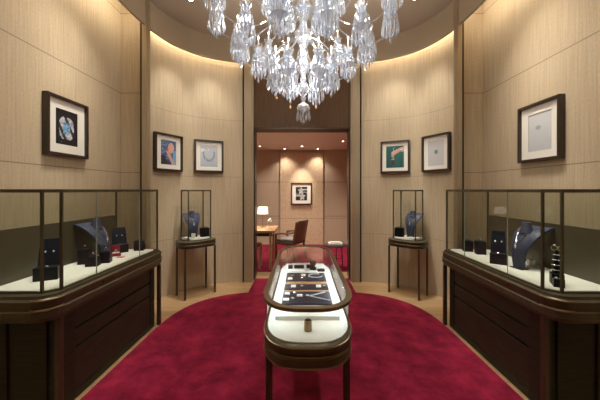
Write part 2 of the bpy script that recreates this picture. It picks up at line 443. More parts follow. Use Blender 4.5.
for sg in (-1, 1):
    quadwall('wall_partition_' + ('left' if sg < 0 else 'right'), M['panel'], min(sg * 0.9, sg * 2.5), max(sg * 0.9, sg * 2.5), DE - 0.08, DE, 0, FC, 'x')
o = MB().box(-2.5, 2.5, DE, FY + 0.1, FC, FC + 0.1).build('ceiling_far', M['ceiling2']); struct(o)
tag(MB().box(-2.38, 2.38, 5.32, 7.93, 0.0005, 0.012).build('far_carpet', M['carpet']), 'crimson carpet in the far room beyond the doorway', 'rug')

# ------------------------------------------------------------------ framed pictures
def paint_obj(parent, w, h, y, fn, nx=44, nz=50):
    b = MB(); cols = []
    for j in range(nz + 1):
        for i in range(nx + 1): b.v.append((-w / 2 + w * i / nx, y, -h / 2 + h * j / nz))
    for j in range(nz):
        for i in range(nx):
            a = j * (nx + 1) + i; b.f.append((a, a + 1, a + nx + 2, a + nx + 1)); cols.append(fn((i + .5) / nx, (j + .5) / nz))
    o = b.build('print', M['print'], parent, world=False, fix=False)
    ca = o.data.color_attributes.new('Col', 'FLOAT_COLOR', 'CORNER'); k = 0
    for p in o.data.polygons:
        for li in p.loop_indices: ca.data[li].color = (*cols[p.index], 1)
    return o

def hsh(i, j): return (math.sin(i * 12.9898 + j * 78.233) * 43758.5453) % 1.0
def mixc(a, b, t): t = max(0, min(1, t)); return tuple(a[k] * (1 - t) + b[k] * t for k in range(3))
def art_blue_stone(u, v):
    bg = (0.010, 0.008, 0.012); x = (u - .5) / .33; y = (v - .48) / .33
    r = (abs(x) ** 3 + abs(y) ** 3) ** (1 / 3)
    if r > 1: return bg
    k = hsh(int(u * 17), int(v * 21))
    if abs(x) < .5 and abs(y) < .5: return mixc((0.05, 0.20, 0.45), (0.35, 0.62, 0.85), k)
    s = math.sin(14 * (u + v * .7)) > 0.55
    return mixc((0.30, 0.32, 0.36), (0.75, 0.78, 0.84), k) if not s else (0.03, 0.04, 0.05)
def art_pale_piece(u, v):
    bg = mixc((0.55, 0.58, 0.62), (0.72, 0.74, 0.77), v)
    d = math.hypot((u - .42) / 2.2, (v - .62)); 
    if abs(d - .0) < .055: return mixc(bg, (0.28, 0.42, 0.38), .5 + .5 * hsh(int(u * 40), int(v * 40)))
    if abs(v - .52) < .01 and .25 < u < .6: return (0.5, .52, .55)
    return bg
def art_figure(u, v):
    c = mixc((0.02, 0.05, 0.16), (0.10, 0.20, 0.42), v)
    if hsh(int(u * 20), int(v * 22)) > .78 and u < .5: c = (0.30, 0.36, 0.50)
    a = math.hypot((u - .68) / 1, (v - .70) / 1.1)
    if a < .20: c = mixc((0.62, 0.26, 0.20), (0.80, 0.50, 0.40), v)
    d = abs((u - .55) * .75 + (v - .30) * .55 - .06)
    if d < .085 and v < .62 and u > .35: c = (0.62, 0.36, 0.28)
    if math.hypot(u - .42, v - .62) < .06: c = (0.55, 0.05, 0.20)
    if u > .8 and v < .6 and d > .085: c = (0.18, 0.42, 0.70)
    if u < .45 and v < .38 and (u + v) < .6: c = (0.03, 0.03, 0.05)
    return c
def art_necklace(u, v):
    bg = mixc((0.44, 0.50, 0.58), (0.66, 0.70, 0.76), v)
    x = (u - .5) / .36; y = (v - .62) / .38
    r = math.hypot(x, y)
    if y < .28 and abs(r - .88) < .14:
        a = math.atan2(y, x); s = math.sin(a * 26) > -0.2
        return (0.10, 0.13, 0.26) if s else (0.62, .66, .72)
    return bg
def art_green_hand(u, v):
    bg = mixc((0.004, 0.07, 0.07), (0.01, 0.17, 0.15), hsh(int(u * 9), 3) * .4 + v * .6)
    d = (v - .62) - (u - .3) * .42
    if u > .30 and abs(d) < .105 - .03 * (u - .3): return mixc((0.62, 0.30, 0.22), (0.80, 0.50, 0.40), .5 + d * 4)
    if abs(u - .38) < .075 and .12 < v < .56: return mixc((0.10, 0.02, 0.03), (0.62, 0.60, 0.60), 1 if (v > .36 and hsh(int(u * 30), int(v * 30)) > .5) else 0)
    return bg
def art_ring(u, v):
    bg = mixc((0.60, 0.60, 0.64), (0.70, 0.71, 0.74), v)
    if math.hypot((u - .5) / 1.4, v - .54) < .085: return mixc((0.03, 0.16, 0.12), (0.35, 0.50, 0.42), hsh(int(u * 44), int(v * 50)))
    return bg
def art_dark_flowers(u, v):
    for cx, cy in ((.47, .72), (.58, .28)):
        d = math.hypot(u - cx, v - cy); a = math.atan2(v - cy, u - cx)
        if d < .22 + .06 * math.sin(5 * a) : return mixc((0.18, 0.18, 0.18), (0.80, 0.80, 0.78), .5 + .5 * math.sin(7 * a + 20 * d))
    if abs(v - .52 + .1 * math.sin(6 * u)) < .02 or (abs(v - .8) < .04 and u > .6) or (abs(v - .35) < .04 and u < .35): return (0.6, 0.6, 0.58)
    return (0.012, 0.012, 0.014)

def picture(label, pos, rz, w, h, mw, pw, ph, fn, pdy=0.0):
    """pos = centre of the back of the frame; local -Y faces the room"""
    t = thing('framed_picture', label, 'picture', pos, rz)
    d = 0.052; fw = 0.026
    b = MB(); ww, hh = w / 2, h / 2
    b.box(-ww, ww, -d, 0, hh - fw, hh); b.box(-ww, ww, -d, 0, -hh, -hh + fw)
    b.box(-ww, -ww + fw, -d, 0, -hh + fw, hh - fw); b.box(ww - fw, ww, -d, 0, -hh + fw, hh - fw)
    b.build('frame', M['frame'], t, world=False)
    # mat board with a cut window
    yb, yf = -0.022, -0.018; iw, ih = pw / 2, ph / 2; W2, H2 = ww - fw, hh - fw
    b = MB()
    b.box(-W2, W2, yb - .004, yb, ih + pdy, H2); b.box(-W2, W2, yb - .004, yb, -H2, -ih + pdy)
    b.box(-W2, -iw, yb - .004, yb, -ih + pdy, ih + pdy); b.box(iw, W2, yb - .004, yb, -ih + pdy, ih + pdy)
    b.build('mat_board', M['matboard'], t, world=False)
    p = paint_obj(t, pw, ph, -0.0195, fn); p.location = (0, 0, pdy)
    MB().box(-W2, W2, -0.042, -0.040, -H2, H2).build('glazing', M['pglass'], t, world=False)
    MB().box(-W2, W2, -0.012, -0.001, -H2, H2).build('backing_board', M['gap'], t, world=False)
    return t
# facing: local -Y -> room. rz = 0 faces -Y (towards the camera)
picture('dark walnut frame with a blue faceted stone print, on the side wall', (-SIDE, 2.785, 2.095), R(90), 0.49, 0.55, 0, 0.26, 0.33, art_blue_stone)
picture('dark walnut frame with an almost blank pale grey print, on the side wall', (SIDE, 2.755, 2.055), R(-90), 0.49, 0.56, 0, 0.27, 0.36, art_pale_piece)
def on_wall(lat):
    s = lat / HF; x = 1.0
    for _ in range(60):
        x = s * wall_y(x) * 0.5 + x * 0.5
    y = wall_y(x); e = 1e-3; ty = (wall_y(x + e) - wall_y(x - e)) / (2 * e)
    n = Vector((ty, -1)).normalized()        # towards the room for x>0
    return x, y, n
def curved_picture(label, lat, sg, w, h, pw, ph, z, fn):
    x, y, n = on_wall(lat); px = sg * (x + n.x * .020); py = y + n.y * .020; nx = sg * n.x
    rz = math.atan2(nx, -n.y)
    return picture(label, (px, py, z), rz, w, h, 0, pw, ph, fn), (px, py, nx, n.y)
CUR = []
CUR.append(curved_picture('small framed picture of a figure in blue and pink, on the curved wall', 135.5, -1, 0.455, 0.52, 0.25, 0.34, 2.03, art_figure)[1] + (2.03,))
CUR.append(curved_picture('small framed picture of a blue stone necklace, on the curved wall', 93.5, -1, 0.44, 0.50, 0.26, 0.33, 2.03, art_necklace)[1] + (2.03,))
CUR.append(curved_picture('small framed picture of a hand on deep green, on the curved wall', 93.5, 1, 0.44, 0.50, 0.27, 0.34, 2.02, art_green_hand)[1] + (2.02,))
CUR.append(curved_picture('small framed picture of a tiny green jewel on grey, on the curved wall', 136, 1, 0.455, 0.52, 0.26, 0.36, 2.025, art_ring)[1] + (2.025,))
picture('framed black and white flower picture on the far room wall', (-0.015, FY - 0.052, 1.40), 0, 0.56, 0.59, 0, 0.31, 0.37, art_dark_flowers)

# ------------------------------------------------------------------ wall showcases
ZD = 0.835; ZT = 1.505
def showcase(sg, label):
    t = thing('glass_showcase', label, 'showcase', (sg * 1.95, 2.5, 0), group='long glass showcases along the side walls')
    def S(b): b.v = [(sg * p[0], p[1], p[2]) for p in b.v]; return b
    def P(b, name, mat, par=t, **k): return S(b).build(name, mat, par, **k)
    XF, XB, YN, YF = 1.575, SIDE - 0.004, 1.80, 3.275
    # carcass
    P(MB().box(1.66, 2.27, 1.955, 3.18, 0.0, 0.665), 'body', M['walnut'])
    b = MB()
    for y0, y1 in ((1.935, 2.085), (3.115, 3.20)): b.cbox(1.628, 1.665, y0, y1, 0.0, 0.665, 0.003)
    b.cbox(1.628, 1.665, 2.085, 3.115, 0.0, 0.055, 0.003)
    P(b, 'side_frame', M['walnut'])
    P(MB().cbox(1.634, 1.662, 2.09, 3.11, 0.512, 0.663, 0.003), 'fascia_panel', M['walnut_h'])
    P(MB().cbox(1.634, 1.662, 2.09, 3.11, 0.376, 0.494, 0.003), 'drawer', M['walnut_h'])
    P(MB().cbox(1.634, 1.662, 2.09, 3.11, 0.058, 0.358, 0.003), 'door', M['walnut_h'])
    b = MB().cbox(1.71, 1.95, 1.94, 1.957, 0.06, 0.62, 0.003); P(b, 'end_panel', M['walnut'])
    b = MB().cbox(1.98, 2.24, 1.94, 1.957, 0.06, 0.62, 0.003); P(b, 'end_panel', M['walnut'])
    for x, y in ((1.595, 3.235), (1.612, 1.925)): P(MB().cbox(x - .0175, x + .0175, y - .0175, y + .0175, 0, 0.665, 0.003), 'leg', M['mahogany'])
    # moulded ledge
    rad = (0.11, 0.001, 0.001, 0.045)
    rings = []
    for off, z in ((-0.03, .666), (-0.006, .668), (-0.004, .69), (0.006, .697), (0.006, .735), (-0.004, .742), (-0.004, .755), (0.0, .762), (0.002, .800), (-0.012, .812), (-0.014, ZD - 0.003), (-0.03, ZD)):
        q = rrect(XF, XB - abs(off), YN, YF, rad, off); q = [(min(x, XB), y) for x, y in q]
        rings.append([Vector((x, y, z)) for x, y in q])
    P(MB().loft(rings), 'ledge', M['rim'], smooth=True)
    b = MB(); q = rrect(XF, XB, YN, YF, rad, 0.009)
    front = [(x, y) for x, y in q if x < XB - 0.002]
    b.tube([(x, y, 0.748) for x, y in front], 0.0055, 6)
    b.tube([(x, y, 0.806) for x, y in front], 0.0045, 6)
    P(b, 'bead', M['brass'], smooth=True)
    # glass box
    GX, GB, GN, GF = 1.605, 2.06, 1.865, 3.215
    P(MB().prism([(GX + .012, 1.945), (1.68, GN + .012), (GB - .01, GN + .012), (GB - .01, GF - .04), (GB - .04, GF - .012), (GX + .045, GF - .012), (GX + .012, GF - .045)], ZD - 0.001, ZD + 0.012), 'deck', M['deck'])
    corners = [(GX, 1.935), (1.672, GN), (GB, GN), (GB, GF), (GX, GF)]
    b = MB()
    for (x, y), s_ in zip(corners, (.0075, .0075, .007, .007, .007)): b.box(x - s_, x + s_, y - s_, y + s_, ZD - 0.001, ZT - 0.012)
    C2 = corners + [corners[0]]
    for (a, c) in zip(C2[:-1], C2[1:]):
        for z0, z1 in ((ZD - 0.001, ZD + 0.010), (ZT - 0.022, ZT)):
            A, B = Vector((a[0], a[1], 0)), Vector((c[0], c[1], 0)); d = (B - A); L = d.length
            mt = Matrix.Translation(A) @ Matrix.Rotation(math.atan2(d.y, d.x), 4, 'Z')
            b.box(-0.006, L + 0.006, -0.007, 0.007, z0, z1, mt)
    P(b, 'case_frame', M['rim'])
    def pane(a, c, z0=ZD + .010, z1=ZT - .016):
        A, B = Vector((a[0], a[1], 0)), Vector((c[0], c[1], 0)); d = B - A; L = d.length
        mt = Matrix.Translation(A) @ Matrix.Rotation(math.atan2(d.y, d.x), 4, 'Z')
        P(MB().box(0.011, L - .011, -0.003, 0.003, z0, z1, mt), 'glass_pane', M['glass'])
    e = 0.011 - 0.0015
    for y0, y1 in ((1.935, 2.265), (2.265, 2.865), (2.865, GF)):
        P(MB().box(GX - .003, GX + .003, y0 + (0.0015 if y0 > 2 else .01), y1 - (0.0015 if y1 < 3 else .01), ZD + .010, ZT - .016), 'glass_pane', M['glass'])
    for y in (2.265, 2.865): P(MB().box(GX - .0035, GX + .0035, y - .0016, y + .0016, ZD + .010, ZT - .016), 'glass_joint', M['seam'])
    pane((GX, 1.935), (1.672, GN)); pane((1.672, GN), (GB, GN)); pane((GX, GF), (GB, GF))
    P(MB().prism([(GX, 1.935), (1.672, GN), (GB, GN), (GB, GF), (GX, GF)], ZT - .009, ZT - .003), 'glass_top', M['glass_top'])
    P(MB().box(GB - 0.006, GB + 0.006, GN + .012, GF - .012, ZD + .010, 1.225), 'back_reflection', M['back'])  # dark sheet standing in for the reflection in the back glass
    P(MB().box(GB - 0.003, GB + 0.003, GN + .012, GF - .012, 1.226, ZT - .016), 'glass_pane', M['glass'])
    b = MB().lathe([(0.006, 0), (0.009, 0.001), (0.009, 0.004)], n=12, mat=Matrix.Translation((XF + .002, 2.22 if sg > 0 else 2.30, .775)) @ Matrix.Rotation(R(-90), 4, 'Y'))
    P(b, 'lock', M['gap'])
    return t
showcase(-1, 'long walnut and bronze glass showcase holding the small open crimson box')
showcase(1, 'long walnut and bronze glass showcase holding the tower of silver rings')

# ------------------------------------------------------------------ small half-oval display tables with a glass box
def vitrine(sg, label, cx=1.53, cy=4.19):
    t = thing('display_table', label, 'display case', (sg * cx, cy, 0), 0, group='small display tables in front of the curved wall')
    ux, uy = 0.70, -0.714; nx, ny = -0.714, -0.70    # along the wall, towards the room (for x>0)
    def W(u, n): return (sg * (cx + ux * u + nx * n), cy + uy * u + ny * n)
    def P(b, name, mat, **k):
        b.v = [(*W(p[0], p[1]), p[2]) for p in b.v]; return b.build(name, mat, t, **k)
    def top(a, bb, n=40):
        out = []
        for i in range(n):
            q = 2 * PI * i / n; c, s_ = math.cos(q), math.sin(q)
            out.append((a * math.copysign(abs(c) ** .62, c), bb * math.copysign(abs(s_) ** .72, s_)))
        return out
    rings = []
    for k, z in ((-.03, .692), (-.006, .694), (-.004, .722), (.006, .728), (.006, .738), (-.003, .744), (0, .774), (.004, .779), (.0, .790), (-.02, .794)):
        rings.append([Vector((x, y, z)) for x, y in top(.268 + k, .195 + k)])
    P(MB().loft(rings), 'tabletop', M['rim'], smooth=True)
    for u in (-.222, .222):
        for n_ in (-.135, .135): P(MB().cbox(u - .012, u + .012, n_ - .012, n_ + .012, 0, .69, .002), 'leg', M['mahogany'])
    P(MB().loft([[Vector((x, y, z)) for x, y in top(.185, .15)] for z in (.803, .825)]), 'deck', M['deck'])
    P(MB().loft([[Vector((x, y, z)) for x, y in top(.197, .162)] for z in (.793, .804)]), 'plinth', M['rim'])
    zt = 1.50; a, c = .165, .115
    b = MB()
    for u in (-a, a):
        for n_ in (-c, c): b.box(u - .007, u + .007, n_ - .007, n_ + .007, .800, zt - .012)
    for n_ in (-c, c): b.box(-a - .007, a + .007, n_ - .007, n_ + .007, zt - .018, zt + .002); b.box(-a, a, n_ - .005, n_ + .005, .815, .829)
    for u in (-a, a): b.box(u - .007, u + .007, -c, c, zt - .018, zt + .002); b.box(u - .005, u + .005, -c, c, .815, .829)
    P(b, 'case_frame', M['rim'])
    for n_ in (-c, c): P(MB().box(-a + .007, a - .007, n_ - .002, n_ + .002, .829, zt - .014), 'glass_pane', M['glass_top'])
    for u in (-a, a): P(MB().box(u - .002, u + .002, -c + .007, c - .007, .829, zt - .014), 'glass_pane', M['glass_top'])
    P(MB().box(-a + .007, a - .007, -c + .007, c - .007, zt - .009, zt - .005), 'glass_top', M['glass_top'])
    return W
WL = vitrine(-1, 'small bronze display table and glass box below the blue necklace picture')
WR = vitrine(1, 'small bronze display table and glass box below the green hand picture')

# ------------------------------------------------------------------ jewellery busts, blocks and cards
def bust(label, x, y, z, face, s=1.0, mat='blue', jewel='pendant'):
    """necklace bust; local +X is the way the chest faces"""
    t = thing('necklace_bust', label, 'necklace bust', (x, y, z), face)
    prof = [(0.030, 0.0, .050), (0.040, .05, .052), (0.046, .11, .060), (0.040, .17, .075), (0.018, .225, .095), (-0.018, .275, .112), (-0.065, .312, .118), (-0.125, .332, .112), (-.19, .334, .09)]
    th = 0.020; nu = 12; rings = []
    for f, h, w in prof:
        ring = []
        for i in range(nu + 1):
            q = -1 + 2 * i / nu; back = -0.35 * w * q * q
            ring.append(Vector((s * (f + back), s * w * q, s * h)))
        for i in range(nu, -1, -1):
            q = -1 + 2 * i / nu; back = -0.35 * w * q * q
            dz = -th * .8 if h > .2 else 0; df = -th * (1.0 if h <= .2 else .5)
            ring.append(Vector((s * (f + back + df), s * w * q * .96, s * max(0, h + dz))))
        rings.append(ring)
    MB().loft(rings).build('chest', M[mat], t, world=False, smooth=True)
    # neck stump
    b = MB(); rg = []
    for h, a, c in ((.285, .050, .058), (.33, .034, .040), (.362, .030, .035), (.372, .026, .031)):
        rg.append([Vector((s * (-.060 + a * math.cos(2 * PI * i / 16)), s * c * math.sin(2 * PI * i / 16), s * h)) for i in range(16)])
    b.loft(rg).build('neck', M[mat], t, world=False, smooth=True)
    MB().box(s * -0.03, s * .045, s * -.055, s * .055, 0, s * .006).build('foot', M['black'], t, world=False)
    if jewel:
        b = MB(); pts = []
        def surf(q, h):
            for k in range(len(prof) - 1):
                if prof[k][1] <= h <= prof[k + 1][1] or k == len(prof) - 3:
                    tt = (h - prof[k][1]) / (prof[k + 1][1] - prof[k][1]); f = prof[k][0] * (1 - tt) + prof[k + 1][0] * tt
                    w = prof[k][2] * (1 - tt) + prof[k + 1][2] * tt; break
            return Vector((s * (f - .35 * q * q / max(w, .01) + .004), s * q, s * (h + .003)))
        for i in range(25):
            a = -1 + 2 * i / 24; q = .048 * a; h = .205 + .10 * abs(a) ** 1.6
            pts.append(surf(q, min(h, .305)))
        b.tube(pts, s * .0028, 5); n = b.build('necklace', M['silver'], t, world=False)
        b = MB(); c = surf(0, .185)
        for dz, r in ((.012, .006), (-.004, .009), (-.020, .006)):
            b.lathe([(0.0005, -r), (r * .7, -r * .5), (r, 0), (r * .7, r * .5), (0.0005, r)], c=(c.x + .006 * s, c.y, c.z + dz), n=8)
        b.build('pendant', M['gem'], t, world=False)
    return t
def sh(i): return -1 if i == 'L' else 1
BL = 0.8352 + 0.0118
bust('slate blue necklace bust in the showcase with the crimson box', -1.87, 2.72, BL, R(0), 1.03)
bust('slate blue necklace bust with a silver pendant beside the dark earring stand', 1.82, 2.42, BL, R(180 + 8), 1.03)

def small(name, label, cat, x, y, z, rz=0, group=None): return thing(name, label, cat, (x, y, z), rz, group)
def ring_on(t, x, y, z, r=.012):
    b = MB(); b.tube([(x + r * math.cos(2 * PI * i / 14), y, z + r + r * math.sin(2 * PI * i / 14)) for i in range(14)], .0022, 5, closed=True)
    b.build('ring', M['silver'], t, world=False)
    MB().lathe([(0.0005, 0), (.007, .004), (.007, .007), (.004, .009)], c=(x, y, z + 2 * r), n=8).build('stone', M['gem'], t, world=False)
def ring_block(label, x, y, w, d, h, rz=0, z=BL, ring=True, mat='black', grp='black jewellery blocks in the showcases'):
    t = small('ring_block', label, 'display block', x, y, z, rz, grp)
    b = MB().cbox(-w / 2, w / 2, -d / 2, d / 2, 0, h, .003); b.build('block', M[mat], t, world=False)
    b = MB().cbox(-w / 2 + .012, w / 2 - .012, -d / 2 + .012, d / 2 - .012, h, h + .006, .002); b.build('cushion', M['navy'], t, world=False)
    if ring: ring_on(t, 0, 0, h + .005)
    return t
def ear_stand(label, x, y, rz, w, h, z=BL, box=True, tilt=.05):
    """a leaning dark board with a block at its foot; local -Y is its front"""
    t = small('earring_stand', label, 'jewellery stand', x, y, z, rz, 'tall dark earring stands')
    rg = []
    for f, zz, k in ((0, 0, 1.0), (.25, .25, 1.0), (.7, .7, .92), (1, 1, .80)):
        yy = tilt * f; hw = w / 2 * k
        rg.append([Vector((-hw, yy, h * zz)), Vector((hw, yy, h * zz)), Vector((hw, yy + .03, h * zz)), Vector((-hw, yy + .03, h * zz))])
    MB().loft(rg).build('board', M['navy'], t, world=False)
    if box: MB().cbox(-w / 2 - .003, w / 2 + .003, -.075, -.001, 0, h * .33, .003).build('foot_block', M['black'], t, world=False)
    for s_ in (-.024, .024):
        b = MB().lathe([(.0005, -.012), (.006, -.004), (.007, 0), (.0005, .008)], c=(s_, tilt * .66 - .006, h * .68), n=8); b.build('earring', M['gem'], t, world=False)
    b = MB().lathe([(.012, 0), (.013, .004), (.008, .009)], c=(0, -.038, h * .33), n=10); b.build('brooch', M['silver'], t, world=False) if box else None
    return t
# showcase with the crimson box (x < 0)
ear_stand('tall dark earring stand nearest the viewer, in the showcase with the crimson box', -1.88, 2.15, R(28), .135, .285)
ring_block('cube block with a ring just behind its lower twin, under the slate blue bust', -1.93, 2.575, .085, .085, .125, R(20))
ring_block('low black block with a ring, front-most of three under the slate blue bust', -1.80, 2.50, .095, .08, .075, R(15))
ring_block('black block with a ring beside the crimson box side of the slate blue bust', -1.77, 2.62, .08, .08, .10, R(18))
t = small('ring_box', 'small open crimson leather ring box on the white showcase deck', 'jewellery box', -1.85, 2.88, BL, R(40))
MB().cbox(-.04, .04, -.035, .035, 0, .028, .003).build('base', M['redbox'], t, world=False)
MB().cbox(-.04, .04, .028, .045, .026, .098, .003).build('lid', M['redbox'], t, world=False)
MB().cbox(-.03, .03, -.025, .02, .028, .034, .002).build('cushion', M['card'], t, world=False); ring_on(t, 0, 0, .032, .010)
tag(MB().cbox(-1.79, -1.73, 2.79, 2.84, BL, BL + .008, .002).build('tag_card', simple('pink_card', (.55, .16, .20), .6)), 'small pink card lying in front of the open crimson ring box', 'card')
ear_stand('dark earring stand between the crimson box and a lone ring block', -1.93, 3.07, R(38), .14, .25)
ring_block('black ring block at the far corner, past the crimson box and dark stand', -1.76, 3.14, .095, .06, .105, R(12))
# showcase with the ring tower (x > 0)
ring_block('black ring block at the far corner, behind its twin in the silver pendant showcase', 1.77, 3.10, .09, .075, .11, R(-15))
ring_block('black ring block between its twin and the stand with pearl studs', 1.82, 2.96, .09, .075, .13, R(-15))
ear_stand('dark earring stand with two pearl studs right beside the silver pendant bust', 1.76, 2.60, R(-35), .12, .28)
t = small('ring_cube', 'tiny white cube with a gold ring behind the pendant bust', 'display block', 1.99, 2.52, BL, 0)
MB().cbox(-.022, .022, -.022, .022, 0, .045, .003).build('cube', M['card'], t, world=False)
MB().lathe([(.010, 0), (.012, .004), (.006, .010)], c=(0, 0, .045), n=10).build('gold_ring', M['brass'], t, world=False)
t = small('ring_tower', 'tall black tower stacked with silver rings near the front end of the showcase', 'jewellery stand', 1.775, 2.02, BL, R(-30))
MB().cbox(-.035, .035, -.035, .035, 0, .075, .003).build('block', M['black'], t, world=False)
MB().lathe([(.026, .075), (.022, .12), (.016, .19), (.012, .23), (.002, .236)], n=14).build('cone', M['navy'], t, world=False, smooth=True)
for k, (z, r) in enumerate(((.10, .030), (.135, .027), (.17, .024), (.205, .020))):
    b = MB(); b.tube([(r * math.cos(2 * PI * i / 18), r * math.sin(2 * PI * i / 18), z) for i in range(18)], .0035, 6, closed=True); b.build('bangle', M['silver'], t, world=False, smooth=True)
ring_on(t, .018, -.02, .235, .016); ring_on(t, -.018, -.02, .235, .016)
t = small('earring_block', 'low black block with white studs in front of the ring tower', 'display block', 1.73, 1.955, BL, R(-30))
MB().cbox(-.03, .03, -.02, .02, 0, .055, .003).build('block', M['black'], t, world=False)
MB().lathe([(.006, 0), (.009, .005), (.002, .012)], c=(-.012, 0, .055), n=8).build('stud', M['gem'], t, world=False)
MB().lathe([(.006, 0), (.009, .005), (.002, .012)], c=(.012, 0, .055), n=8).build('stud', M['gem'], t, world=False)
# vitrines on the small tables
for W, sg, lb in ((WL, -1, 'below the blue necklace picture'), (WR, 1, 'below the green hand picture')):
    x, y = W(.03 if sg < 0 else .03, -0.03)
    bust('slate blue necklace bust in the small glass box ' + lb, x, y, .8255, R(-55) if sg < 0 else R(180 + 42), 1.0)
    x, y = W(-.10, .06)
    ring_block('black block with a jewel in the small glass box ' + lb, x, y, .12, .07, .125, R(40) * -sg, z=.8255, grp='black blocks in the small glass boxes')
    x, y = W(.08, .085)
    tag(MB().cbox(x - .028, x + .028, y - .008, y + .008, .8255, .8255 + (.065 if sg < 0 else .02), .002).build('tag_card', M['card']), 'small white card in the small glass box ' + lb, 'card')

# ------------------------------------------------------------------ long display case in the middle
CX = 0.03; CY0, CY1 = 1.33, 2.84; CW = 0.232
def canoe(off=0.0, n=22):
    """long outline with bowed ends"""
    out = []; w = CW + off; e = 0.26 + off
    for sgn, yc in ((1, CY1 - .26), (-1, CY0 + .26)):
        for i in range(n + 1):
            a = PI * i / n; c, s_ = math.cos(a), math.sin(a)
            x = w * math.copysign(abs(c) ** .68, c) * sgn; y = yc + sgn * e * abs(s_) ** .92
            out.append((CX + x, y))
    return out
t = thing('long_display_case', 'long round-ended glass display case on slim legs in the middle of the red rug', 'display case', (CX, 2.08, 0.014))
def CP(b, name, mat, **k): return b.build(name, mat, t, **k)
def ringz(off, z): return [Vector((x, y, z)) for x, y in canoe(off)]
CP(MB().loft([ringz(o_, z) for o_, z in ((-.03, .672), (-.004, .674), (-.002, .715), (-.008, .72), (-.008, .732), (.0, .738), (.003, .765), (-.003, .772), (-.014, .784), (-.03, .787))]), 'apron', M['rim'], smooth=True)
b = MB()
for z, o_ in ((.676, .0), (.7265, -.004), (.770, .001)): b.tube([(x, y, z) for x, y in canoe(o_)], .0035, 6, closed=True)
CP(b, 'bead', M['brass'], smooth=True)
for sx in (-1, 1):
    for y in (1.50, 2.67): CP(MB().cbox(CX + sx * .200 - .017, CX + sx * .200 + .017, y - .017, y + .017, .014, .674, .004), 'leg', M['mahogany'])
CP(MB().loft([ringz(-.018, .786), ringz(-.018, .792)]), 'deck', M['deck'])
# curved glass wall
ZR = .952
gi, go = canoe(-.012), canoe(-.006); n = len(gi)
b = MB(); b.add([(x, y, z) for q in (gi, go) for z in (.787, ZR - .010) for x, y in q],
    [f for i in range(n) for j in [(i + 1) % n] for f in ((i, j, n + j, n + i), (2 * n + i, 2 * n + j, 3 * n + j, 3 * n + i), (i, j, 2 * n + j, 2 * n + i), (n + i, n + j, 3 * n + j, 3 * n + i))])
CP(b, 'glass_side', M['glass_top'], smooth=True)
# bronze ring round the glass top
inn, out = canoe(-.024), canoe(.004)
prof = [(inn, ZR - .012), (out, ZR - .012), (out, ZR + .004), (inn, ZR + .006)]
b = MB(); vs = []
for q, z in prof: vs += [(x, y, z) for x, y in q]
fs = []
for k in range(4):
    for i in range(n):
        j = (i + 1) % n; k2 = (k + 1) % 4; fs.append((k * n + i, k * n + j, k2 * n + j, k2 * n + i))
b.add(vs, fs); CP(b, 'top_frame', M['bronze'])
CP(MB().loft([ringz(-.025, ZR - .005), ringz(-.025, ZR + .001)]), 'glass_top', M['glass_top'])
b = MB()
for sx in (-1, 1): b.box(CX + sx * .2125 - .002, CX + sx * .2125 + .002, 1.62, 2.55, ZR - .019, ZR - .0125)
CP(b, 'light_strip', M['case_led'])
for sx in (-1, 1):
    ld = bpy.data.lights.new('case_light', 'AREA'); ld.shape = 'RECTANGLE'; ld.size = 0.015; ld.size_y = 1.2; ld.energy = 0.9; ld.color = (0.86, 0.97, 1.0)
    lo = bpy.data.objects.new('case_light', ld); COL.objects.link(lo); lo.location = (CX + sx * .20, 2.09, ZR - .022); lo.rotation_euler = (0, sx * R(22), 0)
CP(MB().cbox(CX - .175, CX + .175, 1.575, 2.70, .792, .815, .003), 'platform', M['deck'])
ZP = .8152
def pad(label, y0, y1, h=.012, w=.152, mat='navy'):
    t_ = thing('jewellery_tray', label, 'tray', (CX, (y0 + y1) / 2, ZP), group='dark trays in the long case')
    MB().cbox(-w, w, -(y1 - y0) / 2, (y1 - y0) / 2, 0, h, .003).build('pad', M[mat], t_, world=False)
    return t_
Z1 = ZP + .0125
pad('widest dark jewellery tray, nearest the brass cylinder in the long case', 1.72, 1.925)
pad('narrow dark jewellery tray between the other two in the long case', 1.965, 2.075)
pad('dark jewellery tray farthest from the brass cylinder, with the coiled bracelet', 2.15, 2.36)
tag(MB().cbox(CX - .15, CX + .15, 2.085, 2.14, ZP, ZP + .010, .002).build('divider_bar', M['tan_wood']), 'pale tan wooden bar between two dark trays in the long case', 'bar')
tag(MB().cbox(CX - .15, CX + .15, 1.932, 1.958, ZP, ZP + .010, .002).build('divider_bar', M['tan_wood']), 'thin tan strip behind the widest dark tray in the long case', 'bar')
def card(label, x, y, z=Z1, w=.028, d=.024, h=.008):
    tag(MB().cbox(CX + x - w / 2, CX + x + w / 2, y - d / 2, y + d / 2, z, z + h, .0015).build('price_card', M['card']), label, 'card', 'white cards in the long case')
card('white card beside the long necklace on the widest tray', -.045, 1.84, w=.036, d=.03)
card('white card at the front corner of the widest tray', -.128, 1.77, w=.036, d=.034)
card('white card at the rear corner of the widest tray', -.125, 1.875, w=.032, d=.032)
card('white card at one end of the narrow tray near the small brooch', -.09, 2.02, w=.034, d=.04)
card('white card at the other end of the narrow tray far from the brooch', .085, 2.02, w=.034, d=.04)
card('white card next to the coiled bracelet on the far tray', -.02, 2.28, w=.034, d=.04)
card('white card at the front corner of the far tray', -.12, 2.19, w=.034, d=.034)
card('wide white card behind the far tray in the long case', -.075, 2.43, z=ZP, w=.13, d=.05, h=.012)
card('pale card lying before the widest tray in the long case', -.03, 1.665, z=ZP, w=.07, d=.03)
card('small pale card before the widest tray near the leg side', .07, 1.665, z=ZP, w=.04, d=.03)
def chain(name, label, cat, pts, r=.0036, mat='gem'):
    tag(MB().tube(pts, r, 5).build(name, M[mat]), label, cat)
